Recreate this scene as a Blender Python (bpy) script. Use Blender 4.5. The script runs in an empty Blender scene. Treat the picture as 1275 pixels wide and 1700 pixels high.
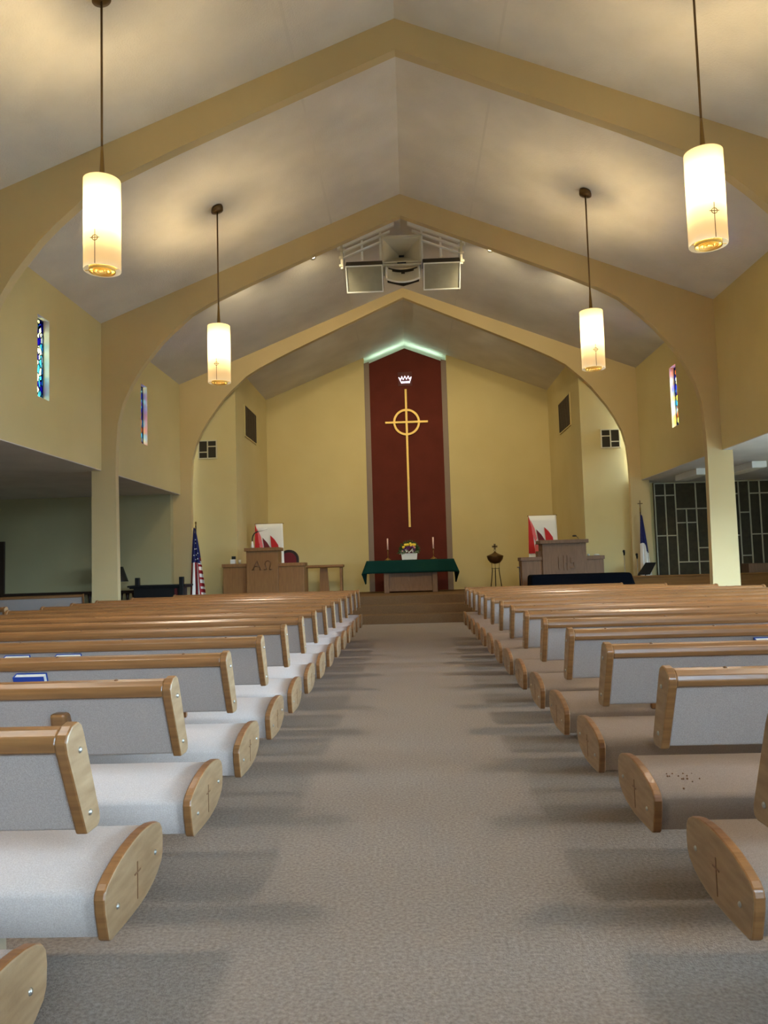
import bpy, bmesh, math, random
from mathutils import Vector, Matrix
random.seed(7)
sc = bpy.context.scene
C = sc.collection
PI = math.pi

# ------------------------------------------------------------------ camera
FPX, VX, VY, ROLL = 1277.0, 682.34, 938.6, -0.031      # focal length (px), vanishing point of the aisle, roll
d = Vector(((VX - 637.5) / FPX, -(VY - 850) / FPX, -1)).normalized()
u0 = Vector((math.sin(ROLL), math.cos(ROLL), 0))
u = (u0 - d * u0.dot(d)).normalized()
r = d.cross(u)
cd = bpy.data.cameras.new('camera'); cam = bpy.data.objects.new('camera', cd); C.objects.link(cam)
cam.matrix_world = Matrix((r, d, u)).to_4x4()
cam.location = (0, 0, 1.32)
cd.sensor_fit = 'HORIZONTAL'; cd.sensor_width = 36; cd.lens = 36 * FPX / 1275
cd.clip_start = 0.05
sc.camera = cam

# ------------------------------------------------------------------ light and exposure
EXPOSURE = 1.95
WORLD = 25
SKY_BASE, SKY_SIDE, GROUND = .30, 1.2, .12
SHADE_E, BULB_E, DOWN_W = .5, 290, 56
SPOT_W, COVE_E = 45, 4.5
sc.view_settings.view_transform = 'Standard'; sc.view_settings.look = 'None'
sc.view_settings.exposure = EXPOSURE; sc.view_settings.gamma = 1
sc.view_settings.use_curve_mapping = False
w = bpy.data.worlds.new('daylight'); sc.world = w; w.use_nodes = True
bg = w.node_tree.nodes['Background']; bg.inputs[1].default_value = WORLD
wn = w.node_tree.nodes; wl = w.node_tree.links.new
wtc = wn.new('ShaderNodeTexCoord'); wsx = wn.new('ShaderNodeSeparateXYZ'); wl(wtc.outputs['Generated'], wsx.inputs[0])
def wmath(op, a, b_, clamp=False):
    m_ = wn.new('ShaderNodeMath'); m_.operation = op; m_.use_clamp = clamp
    for i_, q_ in enumerate((a, b_)):
        if isinstance(q_, (int, float)): m_.inputs[i_].default_value = q_
        else: wl(q_, m_.inputs[i_])
    return m_.outputs[0]
# hazy bright sky on the right (+x) side of the building, ground darker than sky
side = wmath('ADD', wmath('MULTIPLY', wmath('MAXIMUM', wsx.outputs[0], 0.0), SKY_SIDE), SKY_BASE)
gnd = wmath('ADD', wmath('MULTIPLY', wmath('MULTIPLY', wsx.outputs[2], 12.0, True), 1 - GROUND), GROUND)
amt = wmath('MULTIPLY', side, gnd)
wmx = wn.new('ShaderNodeMix'); wmx.data_type = 'RGBA'; wmx.inputs[6].default_value = (0, 0, 0, 1); wmx.inputs[7].default_value = (0.55, 0.76, 1.0, 1)
wmx.clamp_factor = False; wl(amt, wmx.inputs[0]); wl(wmx.outputs[2], bg.inputs[0])
try:
    sc.cycles.use_denoising = True
    sc.cycles.max_bounces = 10; sc.cycles.diffuse_bounces = 6; sc.cycles.transparent_max_bounces = 12
    sc.cycles.sample_clamp_indirect = 6
except Exception:
    pass
def portal(x, y, z, sx, sy, rot):
    l = bpy.data.lights.new('daylight_portal', 'AREA'); l.shape = 'RECTANGLE'; l.size = sx; l.size_y = sy
    l.cycles.is_portal = True
    o = bpy.data.objects.new('daylight_portal', l); C.objects.link(o); o.location = (x, y, z); o.rotation_euler = rot
YB0 = -4.0
RX = 9.4                                   # right outer wall
RWIN = [(2.6, 5.0), (5.6, 8.0), (8.6, 10.2)]     # its windows (y ranges)
for a, b in RWIN:
    portal(RX + .12, (a + b) / 2, 1.5, 2.2, b - a, (0, PI / 2, 0))
portal(2.2, YB0 - .15, 3.7, 3.8, 1.4, (PI / 2, 0, 0))
for s in (-1, 1):
    for yc in (10.77, 14.99):
        portal(s * 5.5, yc, 4.465, 1.19, .36, (0, s * PI / 2, 0))

# ------------------------------------------------------------------ materials
def lin(c):
    return tuple(((v / 255) / 12.92 if v / 255 <= .04045 else ((v / 255 + .055) / 1.055) ** 2.4) for v in c) + (1,)
M = {}
def mat(name, c, rough=.6, metal=0, c2=None, nscale=(8, 8, 8), namt=.5, bump=0, bscale=200, spec=.5, detail=3):
    m = bpy.data.materials.new(name); m.use_nodes = True; nt = m.node_tree; b = nt.nodes['Principled BSDF']
    b.inputs['Base Color'].default_value = lin(c); b.inputs['Roughness'].default_value = rough
    b.inputs['Metallic'].default_value = metal; b.inputs['Specular IOR Level'].default_value = spec
    tc = nt.nodes.new('ShaderNodeTexCoord')
    if c2:
        mp = nt.nodes.new('ShaderNodeMapping'); mp.inputs['Scale'].default_value = nscale
        n = nt.nodes.new('ShaderNodeTexNoise'); n.inputs['Scale'].default_value = 1; n.inputs['Detail'].default_value = detail
        rp = nt.nodes.new('ShaderNodeValToRGB'); rp.color_ramp.elements[0].position = .5 - namt / 2; rp.color_ramp.elements[1].position = .5 + namt / 2
        rp.color_ramp.elements[0].color = lin(c); rp.color_ramp.elements[1].color = lin(c2)
        nt.links.new(tc.outputs['Object'], mp.inputs[0]); nt.links.new(mp.outputs[0], n.inputs['Vector'])
        nt.links.new(n.outputs[0], rp.inputs[0]); nt.links.new(rp.outputs[0], b.inputs['Base Color'])
    if bump:
        n2 = nt.nodes.new('ShaderNodeTexNoise'); n2.inputs['Scale'].default_value = bscale; n2.inputs['Detail'].default_value = 2
        bp = nt.nodes.new('ShaderNodeBump'); bp.inputs['Strength'].default_value = bump; bp.inputs['Distance'].default_value = .01
        nt.links.new(tc.outputs['Object'], n2.inputs['Vector']); nt.links.new(n2.outputs[0], bp.inputs['Height']); nt.links.new(bp.outputs[0], b.inputs['Normal'])
    M[name] = m
    return m
def emis(name, c, e):
    m = bpy.data.materials.new(name); m.use_nodes = True; nt = m.node_tree; nt.nodes.clear()
    o = nt.nodes.new('ShaderNodeOutputMaterial'); em = nt.nodes.new('ShaderNodeEmission')
    em.inputs[0].default_value = lin(c); em.inputs[1].default_value = e; nt.links.new(em.outputs[0], o.inputs[0])
    M[name] = m
mat('wall_yellow', (206, 190, 140), .85, c2=(198, 181, 130), nscale=(.8, .8, .8), bump=.06, bscale=60, spec=.2)
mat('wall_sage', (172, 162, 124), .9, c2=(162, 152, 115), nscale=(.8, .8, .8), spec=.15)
mat('rail_oak', (130, 88, 44), .6, c2=(112, 74, 36), nscale=(3, 30, 30), spec=.08)
mat('screen_grid', (186, 180, 156), .6)
mat('vent_frame', (196, 188, 156), .7)
mat('arch_yellow', (200, 179, 135), .85, c2=(192, 171, 127), nscale=(.9, .9, .9), bump=.06, bscale=60, spec=.2)
mat('ceil', (216, 210, 200), .9, c2=(202, 196, 186), nscale=(1.6, 1.6, 1.6), namt=.45, bump=.5, bscale=45, spec=.15, detail=8)
mat('seam', (204, 198, 188), .85)
mat('carpet', (126, 115, 106), .95, c2=(166, 153, 143), nscale=(70, 70, 70), namt=.5, bump=.7, bscale=160, spec=.1)
mat('step_carpet', (104, 80, 56), .95, c2=(118, 92, 66), nscale=(60, 60, 60), bump=.5, bscale=160, spec=.1)
mat('oak', (150, 103, 60), .33, c2=(120, 79, 44), nscale=(3, 60, 60), namt=.5, bump=.04, bscale=80)
mat('oak_side', (166, 137, 103), .42, c2=(134, 103, 71), nscale=(30, 7, 40), namt=.55, bump=.04, bscale=80)
mat('pedestal_tan', (164, 148, 124), .6)
mat('oak_dark', (112, 74, 42), .4)
mat('furniture_oak', (146, 103, 58), .45, c2=(124, 84, 45), nscale=(30, 30, 4), namt=.6)
mat('grey_oak', (134, 104, 82), .6, c2=(112, 86, 66), nscale=(30, 30, 4), namt=.6, spec=.25)
mat('fabric', (189, 173, 164), .95, c2=(158, 143, 135), nscale=(260, 260, 260), namt=.6, bump=.25, bscale=420, spec=.1)
mat('maroon', (98, 42, 32), .85, c2=(88, 37, 28), nscale=(2, 2, 2), spec=.2)
mat('maroon_plate', (86, 36, 28), .7)
mat('splay', (130, 112, 98), .5)
mat('gold', (236, 200, 112), .45, .3)
mat('brass', (150, 118, 66), .4, .8)
mat('bronze', (110, 86, 54), .4, .8)
mat('steel', (180, 178, 172), .42, 1)
mat('white', (236, 236, 232), .5)
mat('cream', (222, 216, 196), .6)
mat('black', (14, 14, 16), .45)
mat('black_cloth', (10, 12, 18), .95, spec=.05)
mat('dark_wood', (40, 22, 16), .4)
mat('green_cloth', (8, 50, 44), .85, spec=.15)
mat('screen_cloth', (78, 72, 58), .9, c2=(66, 61, 50), nscale=(9, 9, 9), spec=.1)
mat('grille_dark', (52, 46, 34), .8)
mat('blue_book', (24, 62, 150), .4)
mat('paper', (226, 222, 210), .8)
mat('flag_blue', (26, 32, 92), .8); mat('flag_red', (152, 26, 34), .8); mat('flag_white', (232, 228, 222), .8)
mat('flame_red', (190, 32, 36), .8); mat('flame_maroon', (110, 26, 36), .8); mat('flame_pink', (222, 110, 116), .8)
mat('speaker_cream', (206, 200, 180), .6); mat('speaker_grille', (150, 146, 128), .8, c2=(136, 132, 116), nscale=(6, 6, 6))
mat('speaker_dark', (58, 50, 38), .7); mat('horn_throat', (150, 144, 128), .6)
mat('leaf', (60, 88, 40), .6); mat('leaf_pale', (140, 158, 120), .7); mat('petal_yellow', (246, 216, 70), .5)
mat('petal_purple', (112, 44, 112), .6); mat('petal_pink', (214, 160, 150), .6); mat('candle', (236, 196, 186), .5)
mat('red_shade', (90, 20, 24), .6)
emis('bulb', (255, 225, 166), BULB_E); emis('spot_lens', (255, 236, 190), 40); emis('cove', (206, 255, 226), COVE_E)
emis('crown_glow', (235, 230, 255), 1.3)  # white for the crown strokes, with emission added to the colour
# opal glass of the pendant shades: glows itself and lets the bulb through
m = bpy.data.materials.new('opal'); m.use_nodes = True; nt = m.node_tree; nt.nodes.clear()
o = nt.nodes.new('ShaderNodeOutputMaterial'); a1 = nt.nodes.new('ShaderNodeAddShader')
e = nt.nodes.new('ShaderNodeEmission'); e.inputs[0].default_value = (1, .8, .5, 1); e.inputs[1].default_value = SHADE_E * .12
t = nt.nodes.new('ShaderNodeBsdfTranslucent'); t.inputs[0].default_value = (.8, .74, .6, 1)
nt.links.new(e.outputs[0], a1.inputs[0]); nt.links.new(t.outputs[0], a1.inputs[1]); nt.links.new(a1.outputs[0], o.inputs[0]); M['opal'] = m
# clear glazing
m = bpy.data.materials.new('glazing'); m.use_nodes = True; nt = m.node_tree; nt.nodes.clear()
o = nt.nodes.new('ShaderNodeOutputMaterial'); mx = nt.nodes.new('ShaderNodeMixShader'); mx.inputs[0].default_value = .06
t = nt.nodes.new('ShaderNodeBsdfTransparent'); t.inputs[0].default_value = (.95, .98, .97, 1); g = nt.nodes.new('ShaderNodeBsdfGlossy'); g.inputs['Roughness'].default_value = .05
nt.links.new(t.outputs[0], mx.inputs[1]); nt.links.new(g.outputs[0], mx.inputs[2]); nt.links.new(mx.outputs[0], o.inputs[0]); M['glazing'] = m
# stained glass: leaded cells of coloured transparent glass
def stained(name, cols, seed):
    m = bpy.data.materials.new(name); m.use_nodes = True; nt = m.node_tree; nt.nodes.clear()
    o = nt.nodes.new('ShaderNodeOutputMaterial'); tc = nt.nodes.new('ShaderNodeTexCoord')
    mp = nt.nodes.new('ShaderNodeMapping'); mp.inputs['Scale'].default_value = (1, 14, 9); mp.inputs['Location'].default_value = (seed, seed * 1.7, seed * .6)
    v = nt.nodes.new('ShaderNodeTexVoronoi'); v.inputs['Scale'].default_value = 1
    v2 = nt.nodes.new('ShaderNodeTexVoronoi'); v2.feature = 'DISTANCE_TO_EDGE'; v2.inputs['Scale'].default_value = 1
    sep = nt.nodes.new('ShaderNodeSeparateColor'); rp = nt.nodes.new('ShaderNodeValToRGB'); rp.color_ramp.interpolation = 'CONSTANT'
    el = rp.color_ramp.elements
    while len(el) < len(cols): el.new(.5)
    for i, c in enumerate(cols): el[i].position = i / len(cols); el[i].color = tuple(math.sqrt(q) for q in lin(c))
    gt = nt.nodes.new('ShaderNodeMath'); gt.operation = 'GREATER_THAN'; gt.inputs[1].default_value = .045
    mxc = nt.nodes.new('ShaderNodeMix'); mxc.data_type = 'RGBA'; mxc.inputs[6].default_value = (.004, .004, .006, 1)
    t = nt.nodes.new('ShaderNodeBsdfTransparent')
    L = nt.links.new
    L(tc.outputs['Object'], mp.inputs[0]); L(mp.outputs[0], v.inputs['Vector']); L(mp.outputs[0], v2.inputs['Vector'])
    L(v.outputs['Color'], sep.inputs[0]); L(sep.outputs[0], rp.inputs[0]); L(v2.outputs['Distance'], gt.inputs[0])
    L(gt.outputs[0], mxc.inputs[0]); L(rp.outputs[0], mxc.inputs[7]); L(mxc.outputs[2], t.inputs[0]); L(t.outputs[0], o.inputs[0])
    M[name] = m
BL, DB, CY, WH, OR, RD, YE, PU = (20, 40, 190), (16, 10, 150), (60, 170, 235), (235, 235, 225), (225, 90, 30), (200, 40, 60), (240, 200, 80), (110, 40, 140)
stained('stained_a', [DB, CY, BL, WH, CY, DB, BL, WH], 3.1)
stained('stained_b', [DB, BL, CY, WH, PU, BL, OR, CY], 8.3)
stained('stained_c', [BL, CY, OR, WH, DB, YE, BL, RD], 5.7)
stained('stained_d', [CY, BL, OR, WH, DB, PU, YE, BL], 1.9)

# ------------------------------------------------------------------ mesh helpers
class MB:
    def __init__(s): s.bm = bmesh.new()
    def face(s, pts, mi=0):
        f = s.bm.faces.new([s.bm.verts.new(p) for p in pts]); f.material_index = mi; return f
    def box(s, x0, x1, y0, y1, z0, z1, mi=0):
        return s.prism([(x0, y0), (x1, y0), (x1, y1), (x0, y1)], 'z', z0, z1, mi)
    def prism(s, poly, ax, a, b, mi=0):
        def P(p, t):
            return {'x': (t, p[0], p[1]), 'y': (p[0], t, p[1]), 'z': (p[0], p[1], t)}[ax]
        A = [s.bm.verts.new(P(p, a)) for p in poly]; B = [s.bm.verts.new(P(p, b)) for p in poly]
        n = len(poly); fs = [s.bm.faces.new(A), s.bm.faces.new(B)]
        for i in range(n):
            fs.append(s.bm.faces.new((A[i], A[(i + 1) % n], B[(i + 1) % n], B[i])))
        for f in fs: f.material_index = mi
        return s
    def tube(s, pts, rad, seg=8, mi=0):
        pts = [Vector(p) for p in pts]; rs = rad if isinstance(rad, (list, tuple)) else [rad] * len(pts)
        rings = []
        for i, p in enumerate(pts):
            t = (pts[min(i + 1, len(pts) - 1)] - pts[max(i - 1, 0)]).normalized()
            a = t.cross(Vector((0, 0, 1)))
            if a.length < .05: a = t.cross(Vector((0, 1, 0)))
            a.normalize(); b = t.cross(a)
            rings.append([s.bm.verts.new(p + (a * math.cos(k * 2 * PI / seg) + b * math.sin(k * 2 * PI / seg)) * max(rs[i], 1e-4)) for k in range(seg)])
        for q in range(len(rings) - 1):
            for k in range(seg):
                f = s.bm.faces.new((rings[q][k], rings[q][(k + 1) % seg], rings[q + 1][(k + 1) % seg], rings[q + 1][k])); f.smooth = seg > 5; f.material_index = mi
        for rg in (rings[0], rings[-1]):
            f = s.bm.faces.new(rg); f.material_index = mi
        return s
    def lathe(s, prof, c=(0, 0, 0), seg=24, mi=0, cap=True):
        rings = [[s.bm.verts.new((c[0] + max(rr, 1e-4) * math.cos(k * 2 * PI / seg), c[1] + max(rr, 1e-4) * math.sin(k * 2 * PI / seg), c[2] + z)) for k in range(seg)] for rr, z in prof]
        for q in range(len(rings) - 1):
            for k in range(seg):
                f = s.bm.faces.new((rings[q][k], rings[q][(k + 1) % seg], rings[q + 1][(k + 1) % seg], rings[q + 1][k])); f.smooth = True; f.material_index = mi
        if cap:
            for rg in (rings[0], rings[-1]): s.bm.faces.new(rg).material_index = mi
        return s
    def ball(s, c, rx, ry=None, rz=None, seg=10, mi=0):
        ry = ry or rx; rz = rz or rx
        n0 = seg // 2 + 1
        prof = [(math.sin(PI * i / n0), -math.cos(PI * i / n0)) for i in range(n0 + 1)]
        rings = [[s.bm.verts.new((c[0] + rx * max(a, 1e-3) * math.cos(k * 2 * PI / seg), c[1] + ry * max(a, 1e-3) * math.sin(k * 2 * PI / seg), c[2] + rz * z)) for k in range(seg)] for a, z in prof]
        for q in range(n0):
            for k in range(seg):
                f = s.bm.faces.new((rings[q][k], rings[q][(k + 1) % seg], rings[q + 1][(k + 1) % seg], rings[q + 1][k])); f.smooth = True; f.material_index = mi
        return s
    def ring(s, c, ro, ri, ax, t, seg=48):
        # flat ring of thickness t whose axis is ax ('y' or 'z')
        def P(a, rr, h):
            x, q = rr * math.cos(a), rr * math.sin(a)
            return (c[0] + x, c[1] + h, c[2] + q) if ax == 'y' else (c[0] + x, c[1] + q, c[2] + h)
        L = [[s.bm.verts.new(P(k * 2 * PI / seg, rr, h)) for k in range(seg)] for rr, h in ((ro, 0), (ro, t), (ri, t), (ri, 0))]
        for k in range(seg):
            for q in range(4):
                s.bm.faces.new((L[q][k], L[q][(k + 1) % seg], L[(q + 1) % 4][(k + 1) % seg], L[(q + 1) % 4][k]))
        return s
    def grid(s, fn, nu, nv, mi=None, smooth=True):
        V = [[s.bm.verts.new(fn(i / nu, j / nv)) for j in range(nv + 1)] for i in range(nu + 1)]
        for i in range(nu):
            for j in range(nv):
                f = s.bm.faces.new((V[i][j], V[i + 1][j], V[i + 1][j + 1], V[i][j + 1])); f.smooth = smooth
                if mi: f.material_index = mi((i + .5) / nu, (j + .5) / nv)
        return s
    def build(s, name, mats, parent=None, loc=None, bevel=0, solid=0, seg=2):
        bmesh.ops.recalc_face_normals(s.bm, faces=s.bm.faces[:])
        me = bpy.data.meshes.new(name); s.bm.to_mesh(me); s.bm.free()
        for k in (mats if isinstance(mats, (list, tuple)) else [mats]): me.materials.append(M[k])
        ob = bpy.data.objects.new(name, me); C.objects.link(ob)
        if parent: ob.parent = parent
        if loc: ob.location = loc
        if solid:
            md = ob.modifiers.new('thick', 'SOLIDIFY'); md.thickness = solid; md.offset = 0
        if bevel:
            md = ob.modifiers.new('bevel', 'BEVEL'); md.width = bevel; md.segments = seg; md.limit_method = 'ANGLE'
        return ob
def tag(ob, label, cat, group=None):
    ob['label'] = label; ob['category'] = cat
    if group: ob['group'] = group
    return ob
def thing(name, label, cat, loc=(0, 0, 0), rz=0, group=None):
    ob = bpy.data.objects.new(name, None); C.objects.link(ob); ob.location = loc; ob.rotation_euler.z = rz
    ob.empty_display_size = .1
    return tag(ob, label, cat, group)
def struct(ob): ob['kind'] = 'structure'; return ob
def copy_tree(ob, parent=None):
    c = ob.copy(); C.objects.link(c)
    if parent: c.parent = parent
    for ch in list(ob.children): copy_tree(ch, c)
    return c

# ------------------------------------------------------------------ the room shell
YE = 22.5
XW, ZE, ZR, ZA = 5.22, 5.638, 7.71, 3.08            # wall face, eave, ridge, aisle ceiling
cz = lambda x: ZR - (ZR - ZE) / XW * abs(x)
b = MB(); b.box(-10.9, RX + .3, YB0 - .3, 18.3, -.12, 0); struct(b.build('floor', 'carpet'))
b = MB()
for s in (-1, 1):
    b.prism([(0, ZR), (s * 5.6, cz(5.6)), (s * 5.6, cz(5.6) + .15), (0, ZR + .15)], 'y', YB0 - .3, YE + .2)
cl = struct(b.build('ceiling', 'ceil'))
for s in (-1, 1):
    for a, e in ((YB0, 8.57), (8.71, 12.84), (12.98, 17.34), (17.49, 21.5)):
        b = MB(); x0 = 1.175
        b.prism([(s * x0, cz(x0) - .004), (s * (x0 + .03), cz(x0 + .03) - .004), (s * (x0 + .03), cz(x0 + .03) + .01), (s * x0, cz(x0) + .01)], 'y', a, e)
        b.build('seam_strip', 'seam', cl)
b = MB(); b.box(-10.9, -XW - .004, YB0 - .3, 17.45, ZA, ZA + .12); struct(b.build('ceiling_left', 'ceil'))
b = MB(); b.box(XW + .004, RX + .3, YB0 - .3, 18.3, ZA, ZA + .12); struct(b.build('ceiling_right', 'ceil'))
WY = ((10.59, 10.95), (14.81, 15.17)); WZ = (3.87, 5.06)
def upper_wall(s, name):
    b = MB(); x0, x1 = sorted((s * XW, s * (XW + .28)))
    b.box(x0, x1, YB0, 17.48, ZA + .012, WZ[0]); b.box(x0, x1, YB0, 17.48, WZ[1], ZE + .1)
    ys = [YB0, *WY[0], *WY[1], 17.48]
    for i in (0, 2, 4): b.box(x0, x1, ys[i], ys[i + 1], WZ[0], WZ[1])
    struct(b.build(name, 'wall_yellow'))
upper_wall(-1, 'wall_left'); upper_wall(1, 'wall_right')
n = 0
for s, mats in ((-1, ('stained_a', 'stained_b')), (1, ('stained_d', 'stained_c'))):
    for (a, e), mm in zip(WY, mats):
        n += 1; x = s * (XW + .1)
        b = MB()
        for q in ((a, a + .012), (e - .012, e)): b.box(x - .012, x + .012, q[0], q[1], *WZ)
        for q in ((WZ[0], WZ[0] + .012), (WZ[1] - .012, WZ[1])): b.box(x - .012, x + .012, a + .012, e - .012, *q)
        fr = struct(b.build('window_%d' % n, 'black'))
        b = MB(); b.box(x - .003, x + .003, a + .012, e - .012, WZ[0] + .012, WZ[1] - .012); b.build('stained_glass', mm, fr)
# rigid arch frames
inner = [(4.93, 0), (4.975, 3.05), (4.965, 3.47), (4.935, 3.88), (4.85, 4.22), (4.71, 4.52), (4.55, 4.79), (4.42, 4.96), (4.21, 5.22), (4.01, 5.42), (3.65, 5.735), (3.32, 5.92), (2.91, 6.11), (2.57, 6.262), (0, 7.33)]
def arch(y, t, lift=0):
    b = MB()
    for s in (-1, 1):
        IN = [(s * x, z + (lift * (1 - x / 5) if z > 5 else 0)) for x, z in inner]
        OUT = [(s * 5.39, 0), (s * 5.39, 3.3), (s * 5.39, 3.9), (s * 5.38, 4.3), (s * 5.38, 4.6), (s * 5.38, 4.9), (s * 5.38, 5.2), (s * 5.38, 5.4), (s * 5.38, cz(5.38) + .03)]
        for x in (4.6, 4.1, 3.6, 3.0, 2.5, 0): OUT.append((s * x, cz(x) + .03))
        V = [[b.bm.verts.new((p[0], yy, p[1])) for p in L] for yy in (y, y + t) for L in (IN, OUT)]
        n = len(IN)
        for i in range(n - 1):
            b.bm.faces.new((V[0][i], V[0][i + 1], V[1][i + 1], V[1][i])); b.bm.faces.new((V[2][i], V[3][i], V[3][i + 1], V[2][i + 1]))
            f = b.bm.faces.new((V[0][i], V[2][i], V[2][i + 1], V[0][i + 1])); b.bm.faces.new((V[1][i], V[1][i + 1], V[3][i + 1], V[3][i]))
    return struct(b.build('arch_beam', 'arch_yellow'))
arch(8.58, .13); arch(12.85, .13); arch(17.35, .14, .16)
# lower walls of the aisles
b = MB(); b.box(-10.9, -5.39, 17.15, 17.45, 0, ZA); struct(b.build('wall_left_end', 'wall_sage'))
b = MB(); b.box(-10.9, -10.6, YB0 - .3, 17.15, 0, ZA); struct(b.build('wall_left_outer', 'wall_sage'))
b = MB(); b.box(5.39, RX + .3, 18.05, 18.3, 0, ZA); struct(b.build('wall_right_end', 'wall_yellow'))
b = MB(); b.box(5.2, 5.39, 17.49, 18.05, 0, ZA); struct(b.build('wall_right_return', 'wall_yellow'))
b = MB(); b.box(-10.2, -9.18, 17.09, 17.15, 0, 2.12); dr = struct(b.build('door_1', 'dark_wood', bevel=.004))
b = MB(); b.tube([(-9.3, 17.06, 1.0), (-9.36, 17.06, 1.0)], .012); b.ball((-9.3, 17.07, 1.0), .025); b.build('door_handle', 'brass', dr)
b = MB(); ys = [YB0 - .3] + [q for p in RWIN for q in p] + [18.05]
b.box(RX, RX + .3, ys[0], ys[-1], 0, .4); b.box(RX, RX + .3, ys[0], ys[-1], 2.6, ZA)
for i in range(0, len(ys), 2): b.box(RX, RX + .3, ys[i], ys[i + 1], .4, 2.6)
struct(b.build('wall_right_outer', 'wall_yellow'))
for a, e in RWIN:
    n += 1; b = MB()
    for q in (a, (a + e) / 2 - .02, e - .04): b.box(RX + .06, RX + .11, q, q + .04, .4, 2.6)
    for q in (.4, 1.0, 2.56): b.box(RX + .06, RX + .11, a + .04, e - .04, q, q + .04)
    fr = struct(b.build('window_%d' % n, 'white'))
    b = MB(); b.box(RX + .083, RX + .087, a, e, .4, 2.6); b.build('pane', 'glazing', fr)
b = MB(); b.box(-10.9, RX + .3, YB0 - .3, YB0, 0, 2.9)
for s in (-1, 1): b.box(min(s * 5.6, s * 9.7) - (1.2 if s < 0 else 0), max(s * 5.6, s * 9.7), YB0 - .3, YB0, 2.9, ZA + .1)
b.prism([(-5.6, 2.9), (.3, 2.9), (.3, cz(.3) + .1), (0, ZR + .1), (-5.6, cz(5.6) + .1)], 'y', YB0 - .3, YB0)
b.prism([(4.1, 2.9), (5.6, 2.9), (5.6, cz(5.6) + .1), (4.1, cz(4.1) + .1)], 'y', YB0 - .3, YB0)
b.prism([(.3, 4.4), (4.1, 4.4), (4.1, cz(4.1) + .1), (.3, cz(.3) + .1)], 'y', YB0 - .3, YB0)
struct(b.build('wall_rear', 'wall_yellow'))
struct(bpy.data.objects['wall_rear'])
n += 1; b = MB()
for i in range(4):
    x = .3 + i * 3.8 / 3; b.box(x - (.03 if i else 0), x + (.03 if i < 3 else 0), YB0 - .2, YB0 - .12, 2.9, 4.4)
for z in (2.9, 4.34): b.box(.3, 4.1, YB0 - .19, YB0 - .13, z, z + .06)
fr = struct(b.build('window_%d' % n, 'white')); b = MB(); b.box(.3, 4.1, YB0 - .162, YB0 - .158, 2.9, 4.4); b.build('pane', 'glazing', fr)
# chancel walls
def chancel(s, name):
    b = MB()
    P = [(s * 5.4, 17.6), (s * 3.98, 17.6), (s * 3.98, 21.5), (s * 4.2, 21.5), (s * 4.2, 17.8), (s * 5.4, 17.8)]
    V0 = [b.bm.verts.new((x, y, 0)) for x, y in P]; V1 = [b.bm.verts.new((x, y, cz(x) + .06)) for x, y in P]
    for i in range(6): b.bm.faces.new((V0[i], V0[(i + 1) % 6], V1[(i + 1) % 6], V1[i]))
    for V in (V0, V1): b.bm.faces.new((V[0], V[1], V[4], V[5])); b.bm.faces.new((V[1], V[2], V[3], V[4]))
    struct(b.build(name, 'wall_yellow'))
chancel(-1, 'wall_chancel_left'); chancel(1, 'wall_chancel_right')
b = MB()
for s in (-1, 1):
    b.prism([(s * 1.17, 0), (s * 4.2, 0), (s * 4.2, cz(4.2) + .06), (s * 1.17, cz(1.17) + .06)], 'y', 21.5, 21.75)
struct(b.build('wall_back', 'wall_yellow'))
b = MB(); b.box(-1.6, 1.6, 22.35, 22.5, 0, ZR + .1)
for s in (-1, 1): b.box(min(s * 1.3, s * 1.6), max(s * 1.3, s * 1.6), 21.75, 22.35, 0, cz(1.3) + .1)
struct(b.build('wall_niche', 'cream'))
for s in (-1, 1):
    b = MB()
    P = [(s * 1.17, 21.5), (s * 1.165, 21.49), (s * 1.02, 21.537), (s * 1.02, 21.56), (s * 1.17, 21.6)]
    V0 = [b.bm.verts.new((x, y, .62)) for x, y in P]; V1 = [b.bm.verts.new((x, y, cz(x) - .17)) for x, y in P]
    for i in range(5): b.bm.faces.new((V0[i], V0[(i + 1) % 5], V1[(i + 1) % 5], V1[i]))
    b.bm.faces.new(V0); b.bm.faces.new(V1)
    struct(b.build('trim_%d' % (1 if s < 0 else 2), 'splay'))
b = MB(); b.prism([(-1.03, .62), (1.03, .62), (1.03, 7.085), (0, 7.49), (-1.03, 7.085)], 'y', 21.54, 21.58)
tag(b.build('wall_panel', 'maroon', bevel=.003), 'tall maroon gabled panel in the niche behind the altar', 'panel')
for s in (-1, 1):
    b = MB(); b.tube([(s * .02, 21.74, 7.51), (s * 1.0, 21.74, 7.51 - .98 * (ZR - ZE) / XW)], .022, 10)
    tag(b.build('cove_tube', 'cove'), 'pale fluorescent tube hidden along the %s top slope of the maroon panel' % ('left' if s < 0 else 'right'), 'light', None)
# platform, steps
b = MB()
b.prism([(17.66, 0), (17.66, .205), (17.96, .205), (17.96, .41), (18.26, .41), (18.26, .62), (22.34, .62), (22.34, 0)], 'x', -3.97, 3.97)
struct(b.build('floor_chancel', 'step_carpet', bevel=.012))
for s in (-1, 1):
    b = MB(); x0, x1 = sorted((s * 2.1, s * 4.9)); b.box(x0, x1, 16.5, 17.34, 0, .62); x0, x1 = sorted((s * 2.1, s * 3.97)); b.box(x0, x1, 17.34, 17.66, 0, .62)
    struct(b.build('floor_platform_%s' % ('left' if s < 0 else 'right'), 'step_carpet'))

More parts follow.
